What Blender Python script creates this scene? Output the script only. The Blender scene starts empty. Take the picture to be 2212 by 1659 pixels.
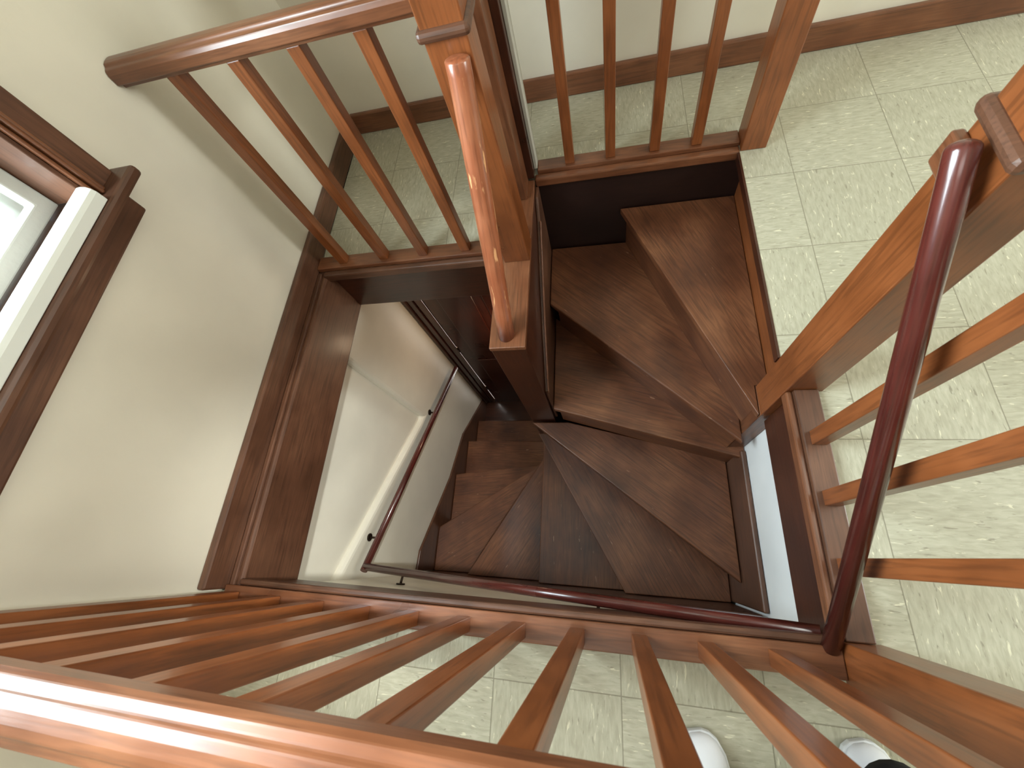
import bpy, bmesh, math, random
from mathutils import Vector, Matrix
random.seed(7)
S = bpy.context.scene
COL = S.collection

# ------------------------------------------------------------------ camera
cd = bpy.data.cameras.new('camera'); cam = bpy.data.objects.new('camera', cd); COL.objects.link(cam)
cd.sensor_fit = 'HORIZONTAL'; cd.sensor_width = 36.0; cd.lens = 895.3/2212*36.0
cd.dof.use_dof = True; cd.dof.focus_distance = 1.7; cd.dof.aperture_fstop = 8.0
cd.clip_start = 0.02; cd.clip_end = 60
right = Vector((0.97348, 0.06261, -0.22003)); up = Vector((0.02589, 0.92549, 0.37790)); back = Vector((0.22730, -0.37357, 0.89932))
cam.matrix_world = Matrix(((right.x, up.x, back.x, 0), (right.y, up.y, back.y, 0), (right.z, up.z, back.z, 1.185), (0, 0, 0, 1)))
S.camera = cam

# ------------------------------------------------------------------ world, lights, exposure
w = bpy.data.worlds.new('world'); S.world = w; w.use_nodes = True
wn = w.node_tree.nodes; wl = w.node_tree.links
sky = wn.new('ShaderNodeTexSky'); sky.sky_type = 'NISHITA'; sky.sun_disc = False; sky.sun_elevation = math.radians(38); sky.sun_rotation = math.radians(60)
wl.new(sky.outputs[0], wn['Background'].inputs[0]); wn['Background'].inputs[1].default_value = 0.35
S.view_settings.view_transform = 'Standard'; S.view_settings.look = 'None'
S.view_settings.exposure = 0.66; S.view_settings.gamma = 1.0; S.view_settings.use_curve_mapping = False

def area(name, loc, target, sx, sy, power, color):
    l = bpy.data.lights.new(name, 'AREA'); l.shape = 'RECTANGLE'; l.size = sx; l.size_y = sy; l.energy = power; l.color = color
    o = bpy.data.objects.new(name, l); COL.objects.link(o); o.location = loc
    o.rotation_euler = (Vector(target)-Vector(loc)).to_track_quat('-Z', 'Y').to_euler()
    return o
area('daylight_west_window', (-1.75, 0.15, 1.62), (0.2, 0.2, 0.45), 1.5, 1.5, 165, (0.84, 0.93, 1.0))
area('daylight_east_window', (3.95, 0.30, 1.85), (0.0, 0.35, 0.35), 1.0, 1.2, 92, (1.0, 0.98, 0.93))
area('hall_fill_light', (1.45, 0.55, 2.40), (1.3, 0.55, 0), 0.7, 0.7, 4, (1.0, 0.97, 0.86))  # unseen soft light, added for warm brightness over the hall tiles
area('landing_fill_light', (-0.25, -0.95, 2.42), (-0.35, 0.0, 0), 1.1, 0.9, 10, (1.0, 0.97, 0.92))  # unseen overhead fill, added to get more light into the shaft
def point(name, loc, power, color, r=0.05):
    l = bpy.data.lights.new(name, 'POINT'); l.energy = power; l.color = color; l.shadow_soft_size = r
    o = bpy.data.objects.new(name, l); COL.objects.link(o); o.location = loc; return o
sp = bpy.data.lights.new('stairwell_fill_spot', 'SPOT'); sp.energy = 175; sp.spot_size = math.radians(27); sp.spot_blend = .7; sp.shadow_soft_size = .06; sp.color = (.97, 1.0, .95)  # unseen spot, added to brighten the lower west wall
so = bpy.data.objects.new('stairwell_fill_spot', sp); COL.objects.link(so); so.location = (.45, -.05, 2.40)
so.rotation_euler = (Vector((-1.18, .20, -1.0))-Vector(so.location)).to_track_quat('-Z', 'Y').to_euler()
point('lower_hall_lamp', (-0.52, 1.2, -0.95), 2.6, (1.0, 0.72, 0.46), 0.06)
area('room_light_behind_door', (-1.056, 1.334, -1.50), (-1.056, 1.2, -1.50), 0.0075, 1.78, 0.35, (1.0, 0.95, 0.88))

# ------------------------------------------------------------------ materials
def lin(c): return tuple(((v/255)/12.92 if v/255 <= .04045 else ((v/255+.055)/1.055)**2.4) for v in c)+(1.0,)
def newmat(name):
    m = bpy.data.materials.new(name); m.use_nodes = True; nt = m.node_tree
    return m, nt, nt.nodes['Principled BSDF'], nt.nodes, nt.links
def math_(n, l, op, a, b=None):
    x = n.new('ShaderNodeMath'); x.operation = op
    for i, v in enumerate((a, b)):
        if v is None: continue
        if isinstance(v, (int, float)): x.inputs[i].default_value = v
        else: l.new(v, x.inputs[i])
    return x.outputs[0]
def mix_(n, l, f, a, b):
    x = n.new('ShaderNodeMix'); x.data_type = 'RGBA'
    for k, v in ((0, f), (6, a), (7, b)):
        if isinstance(v, (int, float, tuple)): x.inputs[k].default_value = v
        else: l.new(v, x.inputs[k])
    return x.outputs[2]
def ramp_(n, l, f, stops):
    x = n.new('ShaderNodeValToRGB'); l.new(f, x.inputs[0]); e = x.color_ramp.elements
    while len(e) < len(stops): e.new(.5)
    for k, (p, c) in enumerate(stops): e[k].position = p; e[k].color = c
    return x.outputs[0]
WOODS = {}
def wood(kind, dark, mid, light, rough=.3, coat=.25, worn=None, axis='x', sc=1.0, ringmix=.28):
    key = kind+'_'+axis
    if key in WOODS: return WOODS[key]
    m, nt, b, n, l = newmat(key)
    tc = n.new('ShaderNodeTexCoord'); oi = n.new('ShaderNodeObjectInfo')
    off = n.new('ShaderNodeVectorMath'); off.operation = 'SCALE'; cx = n.new('ShaderNodeCombineXYZ')
    l.new(oi.outputs['Random'], cx.inputs[0]); l.new(oi.outputs['Random'], cx.inputs[1]); l.new(oi.outputs['Random'], cx.inputs[2])
    l.new(cx.outputs[0], off.inputs[0]); off.inputs['Scale'].default_value = 17.0
    ad = n.new('ShaderNodeVectorMath'); ad.operation = 'ADD'; l.new(tc.outputs['Object'], ad.inputs[0]); l.new(off.outputs[0], ad.inputs[1])
    mp = n.new('ShaderNodeMapping'); l.new(ad.outputs[0], mp.inputs[0])
    s = [9.0*sc]*3; s['xyz'.index(axis)] = 0.55*sc; mp.inputs['Scale'].default_value = s
    n1 = n.new('ShaderNodeTexNoise'); l.new(mp.outputs[0], n1.inputs[0]); n1.inputs['Scale'].default_value = 1.6; n1.inputs['Detail'].default_value = 6; n1.inputs['Distortion'].default_value = 1.2
    # rings from warped noise
    sn = math_(n, l, 'SINE', math_(n, l, 'MULTIPLY', n1.outputs[0], 70.0))
    rings = math_(n, l, 'ADD', math_(n, l, 'MULTIPLY', sn, .5), .5)
    n2 = n.new('ShaderNodeTexNoise'); l.new(mp.outputs[0], n2.inputs[0]); n2.inputs['Scale'].default_value = 14; n2.inputs['Detail'].default_value = 4
    n3 = n.new('ShaderNodeTexNoise'); l.new(ad.outputs[0], n3.inputs[0]); n3.inputs['Scale'].default_value = 5; n3.inputs['Detail'].default_value = 3
    base = ramp_(n, l, n3.outputs[0], [(.22, lin(dark)), (.5, lin(mid)), (.78, lin(light))])
    c1 = mix_(n, l, math_(n, l, 'MULTIPLY', rings, ringmix), base, lin(dark))
    streak = ramp_(n, l, n2.outputs[0], [(.36, (1, 1, 1, 1)), (.50, (0, 0, 0, 1))])
    c2 = mix_(n, l, math_(n, l, 'MULTIPLY', streak, .35), c1, lin(tuple(v*.62 for v in dark)))
    col = c2; rg = math_(n, l, 'ADD', math_(n, l, 'MULTIPLY', n3.outputs[0], .22), rough-.11)
    if worn:
        n4 = n.new('ShaderNodeTexNoise'); mp2 = n.new('ShaderNodeMapping'); l.new(ad.outputs[0], mp2.inputs[0])
        s = [34.0]*3; s['xyz'.index(axis)] = 7.0; mp2.inputs['Scale'].default_value = s
        l.new(mp2.outputs[0], n4.inputs[0]); n4.inputs['Scale'].default_value = worn[1]; n4.inputs['Detail'].default_value = 5
        wm = ramp_(n, l, n4.outputs[0], [(worn[2], (0, 0, 0, 1)), (worn[2]+.05, (1, 1, 1, 1))])
        col = mix_(n, l, wm, c2, lin(worn[0]))
    l.new(col, b.inputs['Base Color']); l.new(rg, b.inputs['Roughness'])
    b.inputs['Coat Weight'].default_value = coat; b.inputs['Coat Roughness'].default_value = .16
    bp = n.new('ShaderNodeBump'); bp.inputs['Strength'].default_value = .12; bp.inputs['Distance'].default_value = .002
    l.new(n2.outputs[0], bp.inputs['Height']); l.new(bp.outputs[0], b.inputs['Normal'])
    WOODS[key] = m; return m
def W_bal(a): return wood('baluster_wood', (104, 56, 27), (132, 74, 38), (150, 88, 48), .34, .2, None, a)
def W_rail(a): return wood('railing_wood', (88, 50, 30), (118, 72, 46), (140, 92, 62), .32, .25, None, a)
def W_trim(a): return wood('trim_wood', (70, 44, 30), (96, 62, 44), (118, 80, 58), .42, .08, None, a)
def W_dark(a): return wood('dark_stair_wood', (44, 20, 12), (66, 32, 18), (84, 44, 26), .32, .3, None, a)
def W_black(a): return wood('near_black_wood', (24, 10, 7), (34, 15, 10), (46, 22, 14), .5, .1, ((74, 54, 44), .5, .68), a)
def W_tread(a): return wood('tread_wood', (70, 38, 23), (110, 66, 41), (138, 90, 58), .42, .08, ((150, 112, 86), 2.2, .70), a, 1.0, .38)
def W_worn(a): return wood('worn_handrail_wood', (122, 64, 38), (156, 90, 60), (180, 118, 84), .3, .35, ((216, 160, 112), 1.5, .62), a)
def W_red(a): return wood('dark_red_handrail_wood', (58, 22, 18), (84, 34, 28), (104, 48, 40), .24, .5, None, a)
def W_door(a): return wood('door_wood', (48, 20, 14), (60, 26, 18), (72, 34, 24), .3, .3, None, a)

def paint(name, c, rough=.6, bump=.15, var=.03):
    m, nt, b, n, l = newmat(name)
    tc = n.new('ShaderNodeTexCoord'); n1 = n.new('ShaderNodeTexNoise'); l.new(tc.outputs['Object'], n1.inputs[0]); n1.inputs['Scale'].default_value = 2.2; n1.inputs['Detail'].default_value = 4
    a = lin(tuple(v*(1-var) for v in c)); d = lin(tuple(min(255, v*(1+var)) for v in c))
    l.new(ramp_(n, l, n1.outputs[0], [(.35, a), (.65, d)]), b.inputs['Base Color']); b.inputs['Roughness'].default_value = rough
    n2 = n.new('ShaderNodeTexNoise'); l.new(tc.outputs['Object'], n2.inputs[0]); n2.inputs['Scale'].default_value = 45; n2.inputs['Detail'].default_value = 3
    bp = n.new('ShaderNodeBump'); bp.inputs['Strength'].default_value = bump; bp.inputs['Distance'].default_value = .003
    l.new(n2.outputs[0], bp.inputs['Height']); l.new(bp.outputs[0], b.inputs['Normal'])
    return m
M_wall = paint('cream_wall_paint', (224, 217, 200), .45)
M_low = paint('brightened_cream_stairwell_paint', (238, 233, 218), .4)  # the wall cream made lighter, so brightness in the shaft sits in the colour
M_white = paint('white_wall_paint', (240, 242, 242), .5)
M_vinyl = paint('white_vinyl', (226, 228, 222), .3, .02, .01)
M_ceil = paint('ceiling_paint', (230, 228, 218), .8)
M_shoe = paint('white_shoe_fabric', (232, 234, 238), .6, .5, .02)
M_sole = paint('white_rubber', (222, 224, 226), .5, .05, .01)
M_black = paint('black_cloth', (16, 16, 18), .9, .4, .1)
M_shirt = paint('grey_cloth', (96, 98, 102), .9, .4, .05)
M_skin = paint('skin', (196, 150, 122), .5, .05, .03)
M_iron = paint('dark_bronze_metal', (58, 44, 34), .4, .1, .05); M_iron.node_tree.nodes['Principled BSDF'].inputs['Metallic'].default_value = .7
M_sash = paint('weathered_white_sash_paint', (186, 184, 174), .5, .4, .08)
M_lit_side = paint('lit_side_grey', (176, 172, 160), .6, .1, .04)  # pale tone for light caught on the double newel's east face

def tile_mat():
    m, nt, b, n, l = newmat('vinyl_floor_tile')
    tc = n.new('ShaderNodeTexCoord'); T = .3048
    mp = n.new('ShaderNodeMapping'); l.new(tc.outputs['Object'], mp.inputs[0]); mp.inputs['Location'].default_value = (-.619/T+40, -.926/T+40, .5); mp.inputs['Scale'].default_value = (1/T, 1/T, 0)
    ck = n.new('ShaderNodeTexChecker'); l.new(mp.outputs[0], ck.inputs[0]); ck.inputs['Scale'].default_value = 1.0
    ck.inputs[1].default_value = (1, 1, 1, 1); ck.inputs[2].default_value = (0, 0, 0, 1)
    sp = n.new('ShaderNodeSeparateXYZ'); l.new(mp.outputs[0], sp.inputs[0])
    lines = None
    for o in (sp.outputs[0], sp.outputs[1]):
        f = math_(n, l, 'ABSOLUTE', math_(n, l, 'SUBTRACT', math_(n, l, 'FRACT', math_(n, l, 'ADD', o, .5)), .5))
        g = math_(n, l, 'LESS_THAN', f, .0042)
        lines = g if lines is None else math_(n, l, 'MAXIMUM', lines, g)
    # tone of the whole tile
    fl = n.new('ShaderNodeVectorMath'); fl.operation = 'FLOOR'; l.new(mp.outputs[0], fl.inputs[0])
    wn_ = n.new('ShaderNodeTexWhiteNoise'); wn_.noise_dimensions = '3D'; l.new(fl.outputs[0], wn_.inputs[0])
    def streaks(scale, seed, k):
        outs = []
        for s in ((scale, scale*.22, 1), (scale*.22, scale, 1)):
            q = n.new('ShaderNodeMapping'); l.new(tc.outputs['Object'], q.inputs[0]); q.inputs['Scale'].default_value = s; q.inputs['Location'].default_value = (seed, seed, 0)
            z = n.new('ShaderNodeTexNoise'); l.new(q.outputs[0], z.inputs[0]); z.inputs['Scale'].default_value = 1; z.inputs['Detail'].default_value = k; z.inputs['Distortion'].default_value = .5
            outs.append(z.outputs[0])
        x = n.new('ShaderNodeMix'); x.data_type = 'FLOAT'; l.new(ck.outputs[1], x.inputs[0]); l.new(outs[0], x.inputs[2]); l.new(outs[1], x.inputs[3])
        return x.outputs[0]
    s1 = streaks(130, 3, 8); s2 = streaks(150, 31, 3); s3 = streaks(130, 71, 3)
    base = ramp_(n, l, s1, [(.3, lin((160, 155, 134))), (.5, lin((173, 169, 148))), (.72, lin((185, 181, 161)))])
    base = mix_(n, l, math_(n, l, 'MULTIPLY', wn_.outputs[0], .18), base, lin((150, 146, 124)))
    dk = ramp_(n, l, s2, [(.29, (1, 1, 1, 1)), (.36, (0, 0, 0, 1))])
    c = mix_(n, l, math_(n, l, 'MULTIPLY', dk, .45), base, lin((92, 84, 64)))
    wh = ramp_(n, l, s3, [(.64, (0, 0, 0, 1)), (.70, (1, 1, 1, 1))])
    c = mix_(n, l, math_(n, l, 'MULTIPLY', wh, .55), c, lin((232, 228, 200)))
    c = mix_(n, l, math_(n, l, 'MULTIPLY', lines, .55), c, lin((84, 78, 56)))
    l.new(c, b.inputs['Base Color']); b.inputs['Roughness'].default_value = .42
    bp = n.new('ShaderNodeBump'); bp.inputs['Strength'].default_value = .05; bp.inputs['Distance'].default_value = .001
    l.new(s1, bp.inputs['Height']); l.new(bp.outputs[0], b.inputs['Normal'])
    return m
M_tile = tile_mat()
def glass_mat():
    m = bpy.data.materials.new('window_glass'); m.use_nodes = True; nt = m.node_tree; n = nt.nodes; l = nt.links; n.clear()
    o = n.new('ShaderNodeOutputMaterial'); t = n.new('ShaderNodeBsdfTransparent'); g = n.new('ShaderNodeBsdfGlossy'); g.inputs['Roughness'].default_value = .02
    t.inputs[0].default_value = (.95, .98, .97, 1)
    x = n.new('ShaderNodeMixShader'); x.inputs[0].default_value = .07; l.new(t.outputs[0], x.inputs[1]); l.new(g.outputs[0], x.inputs[2]); l.new(x.outputs[0], o.inputs[0]); return m
M_glass = glass_mat()

# ------------------------------------------------------------------ object helpers
def wloc(o):
    v = Vector(o.location); p = o.parent
    while p: v += Vector(p.location); p = p.parent
    return v
def link(name, me, parent=None, loc=(0, 0, 0), rot=None, mat=None):
    o = bpy.data.objects.new(name, me); COL.objects.link(o)
    if parent: o.parent = parent; o.location = Vector(loc)-wloc(parent)
    else: o.location = loc
    if rot: o.rotation_euler = rot
    if mat: me.materials.append(mat)
    return o
def tag(o, label=None, cat=None, group=None, kind=None):
    if label: o['label'] = label
    if cat: o['category'] = cat
    if group: o['group'] = group
    if kind: o['kind'] = kind
    return o
def thing(name, loc, label, cat, group=None):
    o = bpy.data.objects.new(name, None); COL.objects.link(o); o.location = loc; o.empty_display_size = .05
    return tag(o, label, cat, group)
def struct(o): o['kind'] = 'structure'; return o
def finish(bm, name, bevel=0, seg=2, smooth=False, angle=30):
    bmesh.ops.remove_doubles(bm, verts=bm.verts, dist=1e-5)
    bmesh.ops.recalc_face_normals(bm, faces=bm.faces)
    if bevel:
        es = [e for e in bm.edges if len(e.link_faces) == 2 and e.calc_face_angle(0) > math.radians(angle)]
        bmesh.ops.bevel(bm, geom=es, offset=bevel, segments=seg, profile=.5, affect='EDGES', clamp_overlap=True)
    me = bpy.data.meshes.new(name); bm.to_mesh(me); bm.free()
    for p in me.polygons: p.use_smooth = smooth
    return me
def box(name, x0, x1, y0, y1, z0, z1, mat, parent=None, bevel=.002, axis=None):
    c = Vector(((x0+x1)/2, (y0+y1)/2, (z0+z1)/2)); d = (abs(x1-x0), abs(y1-y0), abs(z1-z0))
    bm = bmesh.new(); bmesh.ops.create_cube(bm, size=1, matrix=Matrix.Diagonal((*d, 1)))
    me = finish(bm, name, bevel)
    if callable(mat): mat = mat(axis or 'xyz'[d.index(max(d))])
    return link(name, me, parent, c, None, mat)
def prism(name, poly, lo, hi, mat, parent=None, bevel=.003, plane='xy', rot=0, seg=2):
    """polygon in the given plane extruded along the third axis; grain direction follows rot about z"""
    def P(u, v, t): return Vector((u, v, t)) if plane == 'xy' else (Vector((t, u, v)) if plane == 'yz' else Vector((u, t, v)))
    pts = [P(u, v, lo) for u, v in poly]+[P(u, v, hi) for u, v in poly]
    c = sum(pts, Vector())/len(pts); R = Matrix.Rotation(-rot, 3, 'Z')
    bm = bmesh.new(); vs = [bm.verts.new(R @ (p-c)) for p in pts]; k = len(poly)
    bm.faces.new(vs[:k]); bm.faces.new(vs[k:][::-1])
    for i in range(k): bm.faces.new((vs[i], vs[(i+1) % k], vs[k+(i+1) % k], vs[k+i]))
    me = finish(bm, name, bevel, seg)
    return link(name, me, parent, c, (0, 0, rot), mat)
def tube(name, pts, r, mat, parent=None, seg=20, cap_z0=None, round_end=None, scale2=1.0):
    """round bar through the points; local x runs along the first-to-last direction"""
    pts = [Vector(p) for p in pts]; a, b = pts[0], pts[-1]; ax = (b-a).normalized()
    q = ax.to_track_quat('X', 'Z'); c = (a+b)/2; qi = q.inverted()
    bm = bmesh.new(); rings = []
    loc = [qi @ (p-c) for p in pts]
    prof = [(loc[0], 1.0)]+[(p, 1.0) for p in loc[1:-1]]+[(loc[-1], 1.0)]
    if round_end:
        e = loc[-1]; d = (loc[-1]-loc[-2]).normalized()
        prof = prof[:-1]+[(e-d*round_end*(1-math.sin(t)), math.cos(t)*.999+.001) for t in (0, .35, .7, 1.0, 1.25, 1.45)]
    for i, (p, s) in enumerate(prof):
        p0 = prof[max(i-1, 0)][0]; p1 = prof[min(i+1, len(prof)-1)][0]
        d = (p1-p0).normalized(); u = d.cross(Vector((0, 0, 1)));
        if u.length < .1: u = d.cross(Vector((0, 1, 0)))
        u.normalize(); v = u.cross(d).normalized()
        ring = []
        for k in range(seg):
            t = 2*math.pi*k/seg; ring.append(bm.verts.new(p+u*math.cos(t)*r*s+v*math.sin(t)*r*s*scale2))
        rings.append(ring)
    if cap_z0 is not None:   # cut the first end on a level surface
        for vtx in rings[0]:
            wz = (q @ vtx.co+c).z; vtx.co += qi @ (ax*((cap_z0-wz)/ax.z))
    for i in range(len(rings)-1):
        for k in range(seg): bm.faces.new((rings[i][k], rings[i][(k+1) % seg], rings[i+1][(k+1) % seg], rings[i+1][k]))
    bm.faces.new(rings[0][::-1]); bm.faces.new(rings[-1])
    bmesh.ops.recalc_face_normals(bm, faces=bm.faces)
    me = bpy.data.meshes.new(name); bm.to_mesh(me); bm.free()
    for p in me.polygons: p.use_smooth = len(p.vertices) == 4
    o = bpy.data.objects.new(name, me); COL.objects.link(o)
    if callable(mat): mat = mat('x')
    me.materials.append(mat)
    o.rotation_euler = q.to_euler()
    if parent: o.parent = parent; o.location = c-wloc(parent)
    else: o.location = c
    return o
def multi(name, boxes, mat, bevel=0):
    """one continuous structural body (slab or wall) built of adjoining blocks"""
    bm = bmesh.new()
    for x0, x1, y0, y1, z0, z1 in boxes:
        bmesh.ops.create_cube(bm, size=1, matrix=Matrix.Translation(((x0+x1)/2, (y0+y1)/2, (z0+z1)/2)) @ Matrix.Diagonal((x1-x0, y1-y0, z1-z0, 1)))
    me = bpy.data.meshes.new(name); bm.to_mesh(me); bm.free()
    o = bpy.data.objects.new(name, me); COL.objects.link(o); me.materials.append(mat); return struct(o)

# ------------------------------------------------------------------ the setting
XE, YN, YS, ZC = 3.6, 1.84, -1.9, 2.45          # east wall, north wall, south wall, ceiling
RB = -2.46                                       # level at the foot of the stair
multi('floor', [(-1.145, -.385, 1.03, YN, -.24, 0), (-.385, XE, 1.385, YN, -.24, 0), (.50, XE, YS, .55, -.24, 0), (.523, XE, .55, 1.385, -.24, 0), (-1.17, .50, YS, -.165, -.24, 0),
                (.472, .523, .55, 1.385, -.028, 0)], M_tile)
multi('ceiling', [(-1.35, XE+.1, YS-.1, YN+.1, ZC, ZC+.1)], M_ceil)
WY0, WY1, WZ0, WZ1 = -.42, .705, .69, 2.05      # window opening in the west wall
multi('wall_west', [(-1.35, -1.17, YS-.1, WY0, 0, ZC), (-1.35, -1.17, WY1, YN+.1, 0, ZC), (-1.35, -1.17, WY0, WY1, 0, WZ0), (-1.35, -1.17, WY0, WY1, WZ1, ZC)], M_wall)
multi('wall_north', [(-1.17, XE+.1, YN, YN+.1, -.24, ZC)], M_wall)
multi('wall_east', [(XE, XE+.1, YS, -.25, -.24, ZC), (XE, XE+.1, .85, YN, -.24, ZC), (XE, XE+.1, -.25, .85, -.24, .90), (XE, XE+.1, -.25, .85, 2.15, ZC)], M_wall)
multi('wall_south', [(-1.17, XE+.1, YS-.1, YS, -.24, ZC)], M_wall)
# lower stairwell
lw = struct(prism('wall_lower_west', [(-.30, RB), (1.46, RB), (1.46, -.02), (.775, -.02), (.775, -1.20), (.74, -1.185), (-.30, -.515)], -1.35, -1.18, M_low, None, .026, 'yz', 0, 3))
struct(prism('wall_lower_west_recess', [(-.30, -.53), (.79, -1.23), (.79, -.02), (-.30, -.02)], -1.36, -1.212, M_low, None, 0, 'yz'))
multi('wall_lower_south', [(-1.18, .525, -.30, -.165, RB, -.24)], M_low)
multi('wall_lower_east', [(.525, .66, -.30, 1.385, RB, -.24)], M_white)
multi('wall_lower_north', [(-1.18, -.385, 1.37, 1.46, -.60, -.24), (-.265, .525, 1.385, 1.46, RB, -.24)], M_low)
multi('floor_lower', [(-1.35, .66, -.30, 1.70, RB-.1, RB)], W_dark('x'))

# baseboards
def base(name, x0, x1, y0, y1, mat=W_trim):
    return struct(box(name, x0, x1, y0, y1, 0, .092, mat, None, .006))
base('baseboard_north', -1.145, XE, YN-.022, YN, W_rail)
base('baseboard_west', -1.17, -1.145, -.16, YN)
base('baseboard_west_south', -1.17, -1.145, YS, -.21)
base('baseboard_east', XE-.022, XE, YS, YN-.022)
base('baseboard_south', -1.145, XE-.022, YS, YS+.022)
# boards round the stair opening
struct(box('trim_1', -1.18, -1.112, -.16, 1.03, -.262, -.006, W_trim, None, .008))          # west fascia
struct(box('trim_2', -1.145, -1.128, -.16, 1.0, -.006, .006, W_trim, None, .003))            # moulding on the fascia
struct(box('trim_3', -1.112, -.385, 1.012, 1.03, -.25, -.03, W_dark, None, .003))            # under west balustrade
struct(box('trim_4', .488, .4995, -.14, .444, -.255, -.03, W_dark, None, .003))               # east fascia
struct(box('trim_5', -1.112, .50, -.165, -.142, -.255, -.03, W_trim, None, .003))            # south fascia
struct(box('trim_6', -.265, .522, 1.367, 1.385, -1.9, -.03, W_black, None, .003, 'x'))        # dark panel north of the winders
struct(box('trim_7', .505, .522, .55, 1.367, -.62, -.03, W_bal, None, .003))                # board beside the top winders
struct(box('trim_8', .464, .4715, .55, 1.355, -.030, .002, W_dark, None, .001))              # dark edge strip of the tiles

# ------------------------------------------------------------------ the window (west)
def frame_yz(name, y0, y1, z0, z1, x0, x1, t, mat, parent, bevel=.004, tb=None):
    bm = bmesh.new(); tb = tb or t
    o_ = [(y0, z0), (y1, z0), (y1, z1), (y0, z1)]; i_ = [(y0+t, z0+tb), (y1-t, z0+tb), (y1-t, z1-t), (y0+t, z1-t)]
    c = Vector(((x0+x1)/2, (y0+y1)/2, (z0+z1)/2))
    V = {}
    for k, x in enumerate((x0, x1)):
        V[k] = ([bm.verts.new(Vector((x, a, b_))-c) for a, b_ in o_], [bm.verts.new(Vector((x, a, b_))-c) for a, b_ in i_])
    for j in range(4):
        h = (j+1) % 4
        bm.faces.new((V[0][0][j], V[0][0][h], V[0][1][h], V[0][1][j])); bm.faces.new((V[1][0][j], V[1][0][h], V[1][1][h], V[1][1][j]))
        bm.faces.new((V[0][0][j], V[0][0][h], V[1][0][h], V[1][0][j])); bm.faces.new((V[0][1][j], V[0][1][h], V[1][1][h], V[1][1][j]))
    me = finish(bm, name, bevel)
    return link(name, me, parent, c, None, mat)
win = bpy.data.objects.new('window_1', None); COL.objects.link(win); win.location = (-1.17, .14, .66); win['kind'] = 'structure'
ca = box('casing', -1.17, -1.150, WY1+.002, WY1+.082, .690, WZ1, W_trim, win, .004)
ca2 = box('casing', -1.17, -1.150, WY0-.082, WY0-.002, .690, WZ1, W_trim, win, .004)
box('casing', -1.17, -1.148, WY0-.09, WY1+.09, WZ1, WZ1+.10, W_trim, win, .004)
for k, (dy, dx) in enumerate(((.0, .010), (.012, .016), (.023, .010))):
    box('moulding', -1.152, -1.150+dx, WY1-.004+dy, WY1+.005+dy, .692, WZ1, W_rail, win, .0035)
box('jamb', -1.34, -1.152, WY1-.014, WY1-.002, .70, WZ1, W_trim, win, .002)
box('jamb', -1.34, -1.152, WY0+.002, WY0+.014, .70, WZ1, W_trim, win, .002)
box('sill', -1.34, -1.098, WY0-.10, WY1+.10, .664, .692, W_trim, win, .009)
box('apron', -1.17, -1.135, WY0-.085, WY1+.045, .606, .662, W_trim, win, .006)
sash = frame_yz('sash', WY0+.016, WY1-.016, .70, 1.40, -1.285, -1.250, .034, M_sash, win)
frame_yz('sash', WY0+.016, WY1-.016, 1.37, 2.03, -1.322, -1.29, .034, M_sash, win)
frame_yz('storm_frame', WY0+.02, WY1-.02, .695, 2.04, -1.349, -1.326, .05, M_vinyl, win)
box('storm_rail', -1.349, -1.326, WY0+.07, WY1-.07, 1.34, 1.38, M_vinyl, win)
box('pane', -1.270, -1.266, WY0+.052, WY1-.052, .735, 1.365, M_glass, sash, 0)
box('pane', -1.308, -1.304, WY0+.052, WY1-.052, 1.405, 1.995, M_glass, sash, 0)
bm = bmesh.new()
prof = [(-1.146, .693), (-1.108, .693), (-1.108, .716), (-1.112, .725), (-1.120, .731), (-1.132, .734), (-1.146, .733)]
w2 = bpy.data.objects.new('window_2', None); COL.objects.link(w2); w2.location = (XE, .30, .90); w2['kind'] = 'structure'
frame_yz('casing', -.33, .93, .82, 2.23, XE-.02, XE-.001, .08, W_trim('z'), w2)
s2 = frame_yz('sash', -.249, .849, .901, 2.149, XE+.03, XE+.06, .04, W_trim('z'), w2)
box('pane', XE+.043, XE+.047, -.209, .809, .941, 2.109, M_glass, s2, 0)
box('sash_rail', XE+.03, XE+.06, -.208, .808, 1.51, 1.545, W_trim, w2, .003)
st = prism('vinyl_sill_strip', prof, WY0+.02, .690, M_vinyl, None, .002, 'xz'); bm.free()
tag(st, 'white rounded vinyl strip lying along the brown window sill', 'strip')

# ------------------------------------------------------------------ staircase
RISE = .205
XS = .505; YSS = -.148; XW = -1.16; YP = 1.366; XP = -.250; PC = (-.388, .618)
def lerp(a, b, t): return (a[0]+(b[0]-a[0])*t, a[1]+(b[1]-a[1])*t)
stair = thing('winder_staircase', (0, .6, -2.46), 'dark brown wooden winder staircase turning down through the stairwell', 'staircase')
# nosing from, nosing to, rest of the outline (walking round the back)
T = [((.066, YP-.003), (.460, .449), [(.4625, .455), (.4625, .55), (.503, .55), (.503, YP-.003)]),
     ((XP, 1.052), (.4625, .412), [(.4625, .52), (.12, 1.36), (XP, 1.363)]),
     ((XP, .618), (.523, .400), [(.523, .56), (.40, .62), (XP, 1.10)]),
     (PC, (XS-.005, -.062), [(XS-.005, .44), (-.2, .617)]),
     (PC, (.050, YSS), [(XS-.005, YSS), (XS-.005, -.02), (-.32, .617)]),
     (PC, (-.392, YSS), [(.12, YSS), (-.33, .617)]),
     (PC, (-.862, YSS), [(-.36, YSS), (-.36, .617)]),
     (PC, (XW, .124), [(XW, YSS), (-.80, YSS), (-.37, .60)]),
     ((-.388, .62), (XW, .521), [(XW, .06), (-.388, .57)]),
     ((-.388, .836), (XW, .836), [(XW, .46), (-.388, .58)]),
     ((-.388, 1.077), (XW, 1.077), [(XW, .80), (-.388, .80)])]
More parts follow.
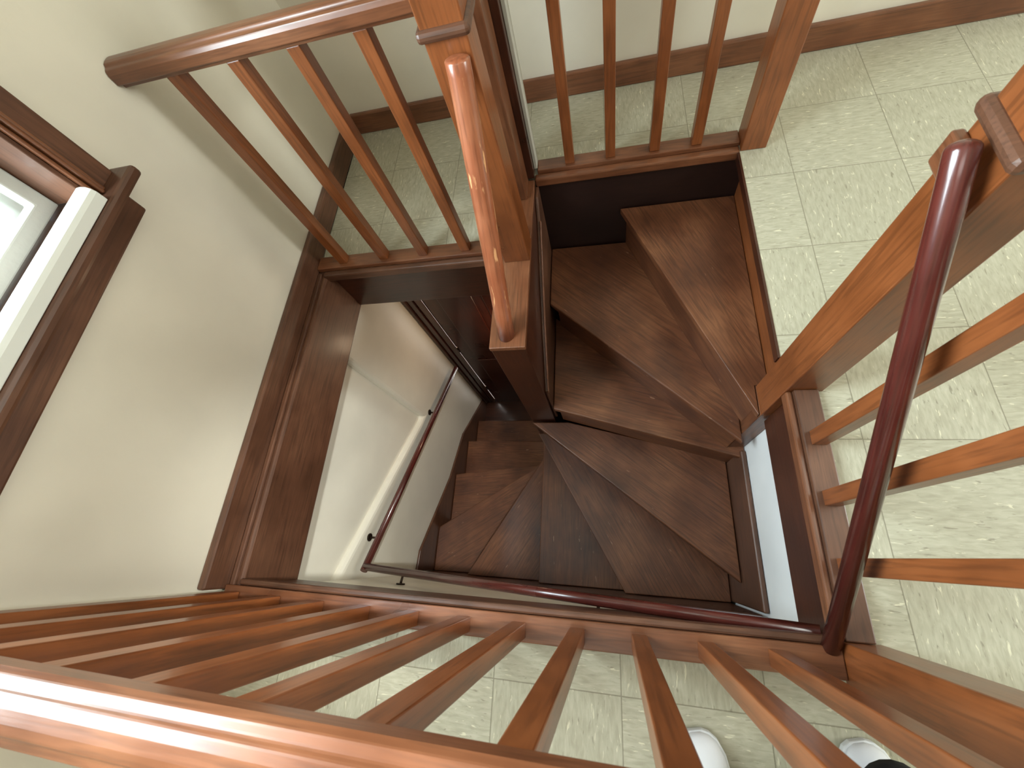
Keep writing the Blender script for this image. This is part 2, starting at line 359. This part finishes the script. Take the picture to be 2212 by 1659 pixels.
for i, (a, b, rest) in enumerate(T):
    z = -RISE*(i+1); ang = math.atan2(b[1]-a[1], b[0]-a[0])
    prism('tread', [a, b]+rest, z-.028, z, W_tread('x'), stair, .005, 'xy', ang, 3)
    # riser below this nosing, set back
    cx = sum(p[0] for p in rest)/len(rest); cy = sum(p[1] for p in rest)/len(rest)
    nx, ny = -(b[1]-a[1]), b[0]-a[0]; L = math.hypot(nx, ny); nx /= L; ny /= L
    if (cx-a[0])*nx+(cy-a[1])*ny < 0: nx, ny = -nx, -ny
    a2 = lerp(a, b, .02); b2 = lerp(a, b, .975)
    off0, off1 = .020, .036
    poly = [(a2[0]+nx*off0, a2[1]+ny*off0), (b2[0]+nx*off0, b2[1]+ny*off0), (b2[0]+nx*off1, b2[1]+ny*off1), (a2[0]+nx*off1, a2[1]+ny*off1)]
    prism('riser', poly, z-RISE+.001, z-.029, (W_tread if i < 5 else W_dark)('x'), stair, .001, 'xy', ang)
# strings (skirting boards that follow the stair)
prism('string_board', [(-.145, -.60), (.43, -.60), (.43, -1.3), (-.145, -1.3)], .503, .523, W_trim('y'), stair, .006, 'yz')
prism('string_board', [(-1.16, -1.40), (.50, -.60), (.50, -1.35), (-1.16, -2.3)], -.163, -.150, W_dark('x'), stair, .004, 'xz')
prism('string_board', [(-.148, -1.385), (-.03, -1.395), (.485, -1.755), (.865, -1.925), (1.31, -2.345), (1.31, RB), (-.148, RB)], -1.178, -1.162, W_trim('y'), stair, .005, 'yz')

# central partition that the newel stands on
part = thing('stair_partition', (-.325, 1.0, RB), 'boxed wooden partition between the two flights with its flat top at floor level', 'partition')
box('core', -.385, -.267, .625, 1.362, RB+.002, -.022, W_dark, part, .002)
box('top_board', -.388, -.264, .622, 1.362, -.021, 0, W_rail, part, .003)
prism('side_board', [(.640, -.80), (.640, -.452), (.884, -.296), (1.044, -.205), (1.24, -.10), (1.30, -.03), (1.36, -.03), (1.36, -.60)], -.2665, -.2525, W_trim('y'), part, .004, 'yz')
prism('moulding', [(.640, -.462), (.640, -.446), (.884, -.290), (1.044, -.199), (1.24, -.094), (1.24, -.110), (1.044, -.213), (.884, -.304)], -.2555, -.248, W_rail('y'), part, .002, 'yz')

# ------------------------------------------------------------------ newel posts
def newel(x0, x1, y0, y1, z0, z1, label, collar=.715, name='newel_post'):
    t = thing(name, ((x0+x1)/2, (y0+y1)/2, z0), label, 'post', 'square newel posts round the stairwell')
    box('shaft', x0, x1, y0, y1, z0, z1, W_bal, t, .003)
    if collar:
        o = box('collar', x0-.011, x1+.011, y0-.011, y1+.011, collar, collar+.024, W_trim, t, .009, 'x')
    box('cap', x0-.012, x1+.012, y0-.012, y1+.012, z1, z1+.022, W_rail, t, .008, 'x')
    return t
newel(-.358, -.263, .970, 1.064, .001, .93, 'square newel post standing on the partition behind the worn round handrail')
newel(.4735, .555, 1.358, 1.438, .001, .93, 'square newel post where the far balustrade ends on the tiles')
nB = newel(.4645, .556, .447, .546, -.204, .93, 'square newel post at the narrow ends of the top treads beside the red handrail')
box('foot', .4645, .5230, .447, .5495, -.614, -.2045, W_tread, nB, .002)
box('rail_block', .447, .4635, .498, .550, .645, .695, W_rail, nB, .004)
newel(.4725, .556, -.228, -.136, .001, .93, 'square newel post nearest the camera at the corner by the shoes')
nN = thing('newel_post', (-.31, 1.36, 0), 'stepped double newel post where the far balustrade meets the partition', 'post')
box('shaft', -.350, -.288, 1.262, 1.358, .001, .93, W_rail, nN, .003)
box('shaft', -.350, -.263, 1.3635, 1.44, .004, .93, W_dark, nN, .003)
box('lit_side_strip', -.2625, -.250, 1.392, 1.44, .023, .93, M_lit_side, nN, .002)  # light and gloss on the post's east face, painted as a pale strip
nN.children[2]['label'] = 'pale strip painted in as the lit side of the post'

# ------------------------------------------------------------------ balustrades
RP = [(-.020, -.056), (.020, -.056), (.021, -.047), (.0335, -.043), (.0335, -.020), (.029, -.0105), (.020, -.008), (.016, -.002), (.006, 0), (-.006, 0), (-.016, -.002), (-.020, -.008), (-.029, -.0105), (-.0335, -.020), (-.0335, -.043), (-.021, -.047)]
ZR = .796
def rail_x(name, x0, x1, yc, parent): return prism(name, [(yc+a, ZR+b) for a, b in RP], x0, x1, W_rail('y'), parent, .0015, 'yz') if False else _railx(name, x0, x1, yc, parent)
def _railx(name, x0, x1, yc, parent):
    return prism(name, [(yc+a, ZR+b) for a, b in RP], x0, x1, W_rail('x'), parent, .0022, 'yz')
def rail_y(name, y0, y1, xc, parent): return prism(name, [(xc+a, ZR+b) for a, b in RP], y0, y1, W_rail('y'), parent, .0022, 'xz')
BW = .0355
bm = bmesh.new(); bmesh.ops.create_cube(bm, size=1, matrix=Matrix.Diagonal((BW, BW, ZR-.056-.021, 1))); bal_me = finish(bm, 'baluster', .0022); bal_me.materials.append(W_bal('z'))
def balusters(parent, pts):
    z = (.021+ZR-.056)/2
    first = link('baluster', bal_me, parent, (pts[0][0], pts[0][1], z))
    for x, y in pts[1:]:
        c = first.copy(); COL.objects.link(c); c.parent = parent; c.location = Vector((x, y, z))-wloc(parent)
# south (nearest the camera)
g = 'balustrades round the stairwell'
bs = thing('balustrade', (-.35, -.18, 0), 'long wooden balustrade nearest the camera along the bottom of the view', 'balustrade', g)
_railx('handrail', -1.169, .471, -.186, bs)
box('shoe_rail', -1.143, .4715, -.207, -.146, .001, .020, W_rail, bs, .003)
box('nosing', -1.11, .4715, -.146, -.128, -.030, .008, W_trim, bs, .006)
balusters(bs, [(.0542+.1445*k, -.180) for k in range(2, -9, -1)])
# east
be = thing('balustrade', (.50, .15, 0), 'short three-baluster balustrade at the right beside the dark red handrail', 'balustrade', g)
rail_y('handrail', -.135, .446, .512, be)
box('shoe_rail', .480, .538, -.135, .446, .001, .020, W_trim, be, .003)
box('nosing', .464, .480, -.128, .446, -.030, .008, W_rail, be, .005)
balusters(be, [(.512, .3135), (.512, .1650), (.512, .0140)])
# north
bn = thing('balustrade', (.10, 1.40, 0), 'far four-baluster balustrade above the dark panel of the top stair', 'balustrade', g)
_railx('handrail', -.252, .472, 1.412, bn)
box('shoe_rail', -.251, .4725, 1.384, 1.444, .001, .020, W_rail, bn, .003)
box('nosing', -.262, .4725, 1.352, 1.384, -.030, .006, W_rail, bn, .006)
balusters(bn, [(-.124, 1.414), (.028, 1.414), (.186, 1.414), (.330, 1.414)])
# west (top left)
bw = thing('balustrade', (-.75, 1.04, 0), 'four-baluster balustrade at the left running from the wall to the newel on the partition', 'balustrade', g)
_railx('handrail', -1.169, -.359, 1.042, bw)
box('shoe_rail', -1.143, -.389, 1.010, 1.070, .001, .020, W_rail, bw, .003)
box('nosing', -1.12, -.389, .984, 1.010, -.030, .006, W_trim, bw, .006)
balusters(bw, [(-1.023, 1.043), (-.843, 1.043), (-.678, 1.043), (-.508, 1.043)])
# short piece between the two newels on the partition
bp_ = thing('short_rail', (-.31, 1.16, ZR-.06), 'short handrail piece bridging the two newels on the partition', 'rail')
rail_y('handrail', 1.066, 1.260, -.318, bp_)

# ------------------------------------------------------------------ round handrails
o = thing('round_handrail', (-.327, .66, 0), 'thick worn round handrail with rubbed pale patches leaning against the newel', 'handrail')
tube('rail', [(-.330, .672, .001), (-.3265, .70, .07), (-.292, .936, .66), (-.290, .943, .695)], .0275, W_worn, o, 28, .001, .007)
o = thing('round_handrail', (.44, .0, 0), 'dark red round handrail slanting up beside the short balustrade', 'handrail')
tube('rail', [(.452, -.150, .012), (.432, .470, .690), (.431, .500, .722)], .0180, W_red, o, 24, None, .012)
lh = thing('wall_handrail', (-.3, -.12, -.4), 'thin red-brown round handrail fixed to the walls below floor level, turning the corner', 'handrail')
p0 = (.452, -.127, -.022); pc = (-1.11, -.108, -.695); p1 = (-1.11, 1.243, -1.467)
tube('rail', [p0, pc], .0165, W_red, lh, 20)
tube('rail', [(-1.11, -.125, -.687), p1], .0165, W_red, lh, 20)
def bracket(base, normal, rp):
    """wall plate, curved arm and saddle under the rail"""
    bpos = Vector(base); n = Vector(normal); rp = Vector(rp)
    br = bpy.data.objects.new('bracket', None); COL.objects.link(br); br.parent = lh; br.location = bpos-Vector(lh.location)
    tube('wall_plate', [bpos+n*.001, bpos+n*.006], .019, M_iron, br, 20)
    mid = bpos+n*((rp-bpos).dot(n))*.75+Vector((0, 0, -.012))
    tube('arm', [bpos+n*.004, bpos+n*.03+Vector((0, 0, -.008)), mid, rp-Vector((0, 0, .018))], .0052, M_iron, br, 12)
    d = (Vector(p1)-Vector(pc)).normalized() if abs(n.x) > .5 else (Vector(pc)-Vector(p0)).normalized()
    c = rp-Vector((0, 0, .018)); s = n*.022
    tube('saddle', [c-d*.022, c+d*.022], .006, M_iron, br, 10)
bracket((-.905, -.165, -.66), (0, 1, 0), (-.895, -.113, -.605))
bracket((-.05, -.165, -.30), (0, 1, 0), (-.05, -.121, -.238))
bracket((-1.18, .02, -.80), (1, 0, 0), (-1.11, .03, -.772))
bracket((-1.18, .83, -1.27), (1, 0, 0), (-1.11, .83, -1.235))

# ------------------------------------------------------------------ door at the foot of the stair
dr = bpy.data.objects.new('door_1', None); COL.objects.link(dr); dr.location = (-.72, 1.34, RB); dr['kind'] = 'structure'
Z1 = -.60
box('casing', -1.178, -1.150, 1.312, 1.37, RB, Z1, W_dark, dr, .006)
box('casing', -1.149, -1.112, 1.322, 1.37, RB, Z1, W_door, dr, .004)
box('casing', -1.111, -1.060, 1.330, 1.37, RB, Z1, W_dark, dr, .006)
leaf = box('door_leaf', -1.052, -.392, 1.330, 1.365, RB+.004, Z1, W_door, dr, .002, 'z')
for (a, b_, c, d) in ((-.96, -.75, RB+.22, RB+.95), (-.69, -.48, RB+.22, RB+.95), (-.96, -.75, RB+1.1, Z1-.08), (-.69, -.48, RB+1.1, Z1-.08)):
    t_ = .012
    o = box('panel', a, b_, 1.322, 1.331, c, d, W_door, leaf, .006, 'z')
for z in (-1.333, -2.078):
    tube('hinge', [(-1.055, 1.327, z-.035), (-1.055, 1.327, z+.035)], .006, M_iron, dr, 12)

# ------------------------------------------------------------------ the person holding the camera (only the shoe tips show)
per = thing('person', (.34, -.50, 0), 'person in black trousers and white shoes behind the near balustrade', 'person')
def skin_mesh(name, verts, edges, radii, mat, parent, levels=2):
    me = bpy.data.meshes.new(name); base_ = wloc(parent)
    me.from_pydata([Vector(v)-base_ for v in verts], edges, [])
    o = bpy.data.objects.new(name, me); COL.objects.link(o); o.parent = parent
    o.modifiers.new('skin', 'SKIN'); sv = me.skin_vertices[0].data
    for k, r in enumerate(radii): sv[k].radius = (r, r) if not isinstance(r, tuple) else r
    sv[0].use_root = True
    ss = o.modifiers.new('sub', 'SUBSURF'); ss.levels = levels; ss.render_levels = levels
    me.materials.append(mat); return o
V = [(.34, -.62, .90), (.24, -.61, .86), (.235, -.56, .48), (.215, -.51, .12), (.44, -.61, .86), (.455, -.53, .48), (.480, -.350, .105), (.34, -.62, 1.02)]
skin_mesh('trousers', V, [(0, 1), (1, 2), (2, 3), (0, 4), (4, 5), (5, 6), (0, 7)], [(.13, .10), .088, .070, .060, .088, .070, .066, (.14, .10)], M_black, per)
U = [(.34, -.62, 1.02), (.34, -.63, 1.22), (.34, -.62, 1.40), (.34, -.60, 1.50), (.17, -.61, 1.40), (.10, -.50, 1.20), (.14, -.30, 1.24), (.51, -.61, 1.40), (.58, -.50, 1.20), (.50, -.32, 1.24)]
skin_mesh('shirt', U, [(0, 1), (1, 2), (2, 3), (2, 4), (4, 5), (5, 6), (2, 7), (7, 8), (8, 9)], [(.14, .10), (.15, .10), (.13, .09), .05, .06, .048, .036, .06, .048, .036], M_shirt, per)
Hh = [(.34, -.595, 1.48), (.34, -.585, 1.54), (.34, -.575, 1.62), (.34, -.585, 1.70)]
skin_mesh('head', Hh, [(0, 1), (1, 2), (2, 3)], [.045, .06, .082, .06], M_skin, per)
skin_mesh('hair', [(.34, -.63, 1.60), (.34, -.615, 1.68), (.34, -.59, 1.735)], [(0, 1), (1, 2)], [.075, .088, .05], M_black, per)
def shoe(cx, cy, ang, parent):
    """sneaker: toe at +y of local frame, built from cross sections"""
    secs = [(-.135, .020, .045), (-.12, .034, .072), (-.08, .037, .080), (-.03, .037, .078), (.02, .041, .066), (.06, .0465, .056), (.095, .0455, .048), (.120, .037, .041), (.134, .024, .034), (.140, .010, .026)]
    bm = bmesh.new(); rings = []; K = 14
    for (y, hw, h) in secs:
        ring = []
        for k in range(K+1):
            t = math.pi*k/K; x = math.cos(t)*hw; z = .016+math.sin(t)**.75*(h-.016)
            ring.append(bm.verts.new((x, y, z)))
        rings.append(ring)
    for a, b_ in zip(rings, rings[1:]):
        for k in range(K): bm.faces.new((a[k], a[k+1], b_[k+1], b_[k]))
        bm.faces.new((a[0], b_[0], b_[K], a[K]))
    bm.faces.new(rings[0]); bm.faces.new(rings[-1][::-1])
    bmesh.ops.recalc_face_normals(bm, faces=bm.faces)
    me = bpy.data.meshes.new('shoe'); bm.to_mesh(me); bm.free()
    for p in me.polygons: p.use_smooth = True
    o = link('shoe', me, parent, (cx, cy, .001), (0, 0, ang), M_shoe); o['label'] = 'white fabric shoe'
    # sole
    bm = bmesh.new(); out = [(hw+.004, y) for y, hw, h in secs]+[(-hw-.004, y) for y, hw, h in reversed(secs)]
    vs0 = [bm.verts.new((x, y*1.02, 0)) for x, y in out]; vs1 = [bm.verts.new((x, y*1.02, .018)) for x, y in out]
    bm.faces.new(vs0); bm.faces.new(vs1[::-1])
    for k in range(len(out)): h = (k+1) % len(out); bm.faces.new((vs0[k], vs0[h], vs1[h], vs1[k]))
    me = finish(bm, 'sole', .003)
    s = bpy.data.objects.new('sole', me); COL.objects.link(s); s.parent = o; me.materials.append(M_sole)
    # stitched toe cap line and laces
    for k, yy in enumerate((-.02, .003, .026)):
        bm = bmesh.new(); bmesh.ops.create_cube(bm, size=1, matrix=Matrix.Translation((0, yy, .083-.32*(yy+.03)*.6)) @ Matrix.Diagonal((.046, .006, .004, 1))); me = finish(bm, 'lace', .0015)
        s = bpy.data.objects.new('lace', me); COL.objects.link(s); s.parent = o; me.materials.append(M_sole)
bm = bmesh.new(); rg = []
for z, r in ((.085, .060), (.10, .062), (.20, .060), (.34, .058)):     # loose trouser hem falling over the right shoe
    rg.append([bm.verts.new((.482+.062*math.cos(t)*r/.062-wloc(per).x, -.367-(z-.085)*.30+math.sin(t)*r-wloc(per).y, z+.012*math.sin(t)*(z < .15))) for t in [2*math.pi*k/20 for k in range(20)]])
for p, q in zip(rg, rg[1:]):
    for k in range(20): bm.faces.new((p[k], p[(k+1) % 20], q[(k+1) % 20], q[k]))
me = bpy.data.meshes.new('trouser_hem'); bm.to_mesh(me); bm.free()
for f in me.polygons: f.use_smooth = True
hm = bpy.data.objects.new('trouser_hem', me); COL.objects.link(hm); hm.parent = per; me.materials.append(M_black)
so_ = hm.modifiers.new('thickness', 'SOLIDIFY'); so_.thickness = .003
shoe(.190, -.470, math.radians(12), per)
shoe(.500, -.446, math.radians(14), per)
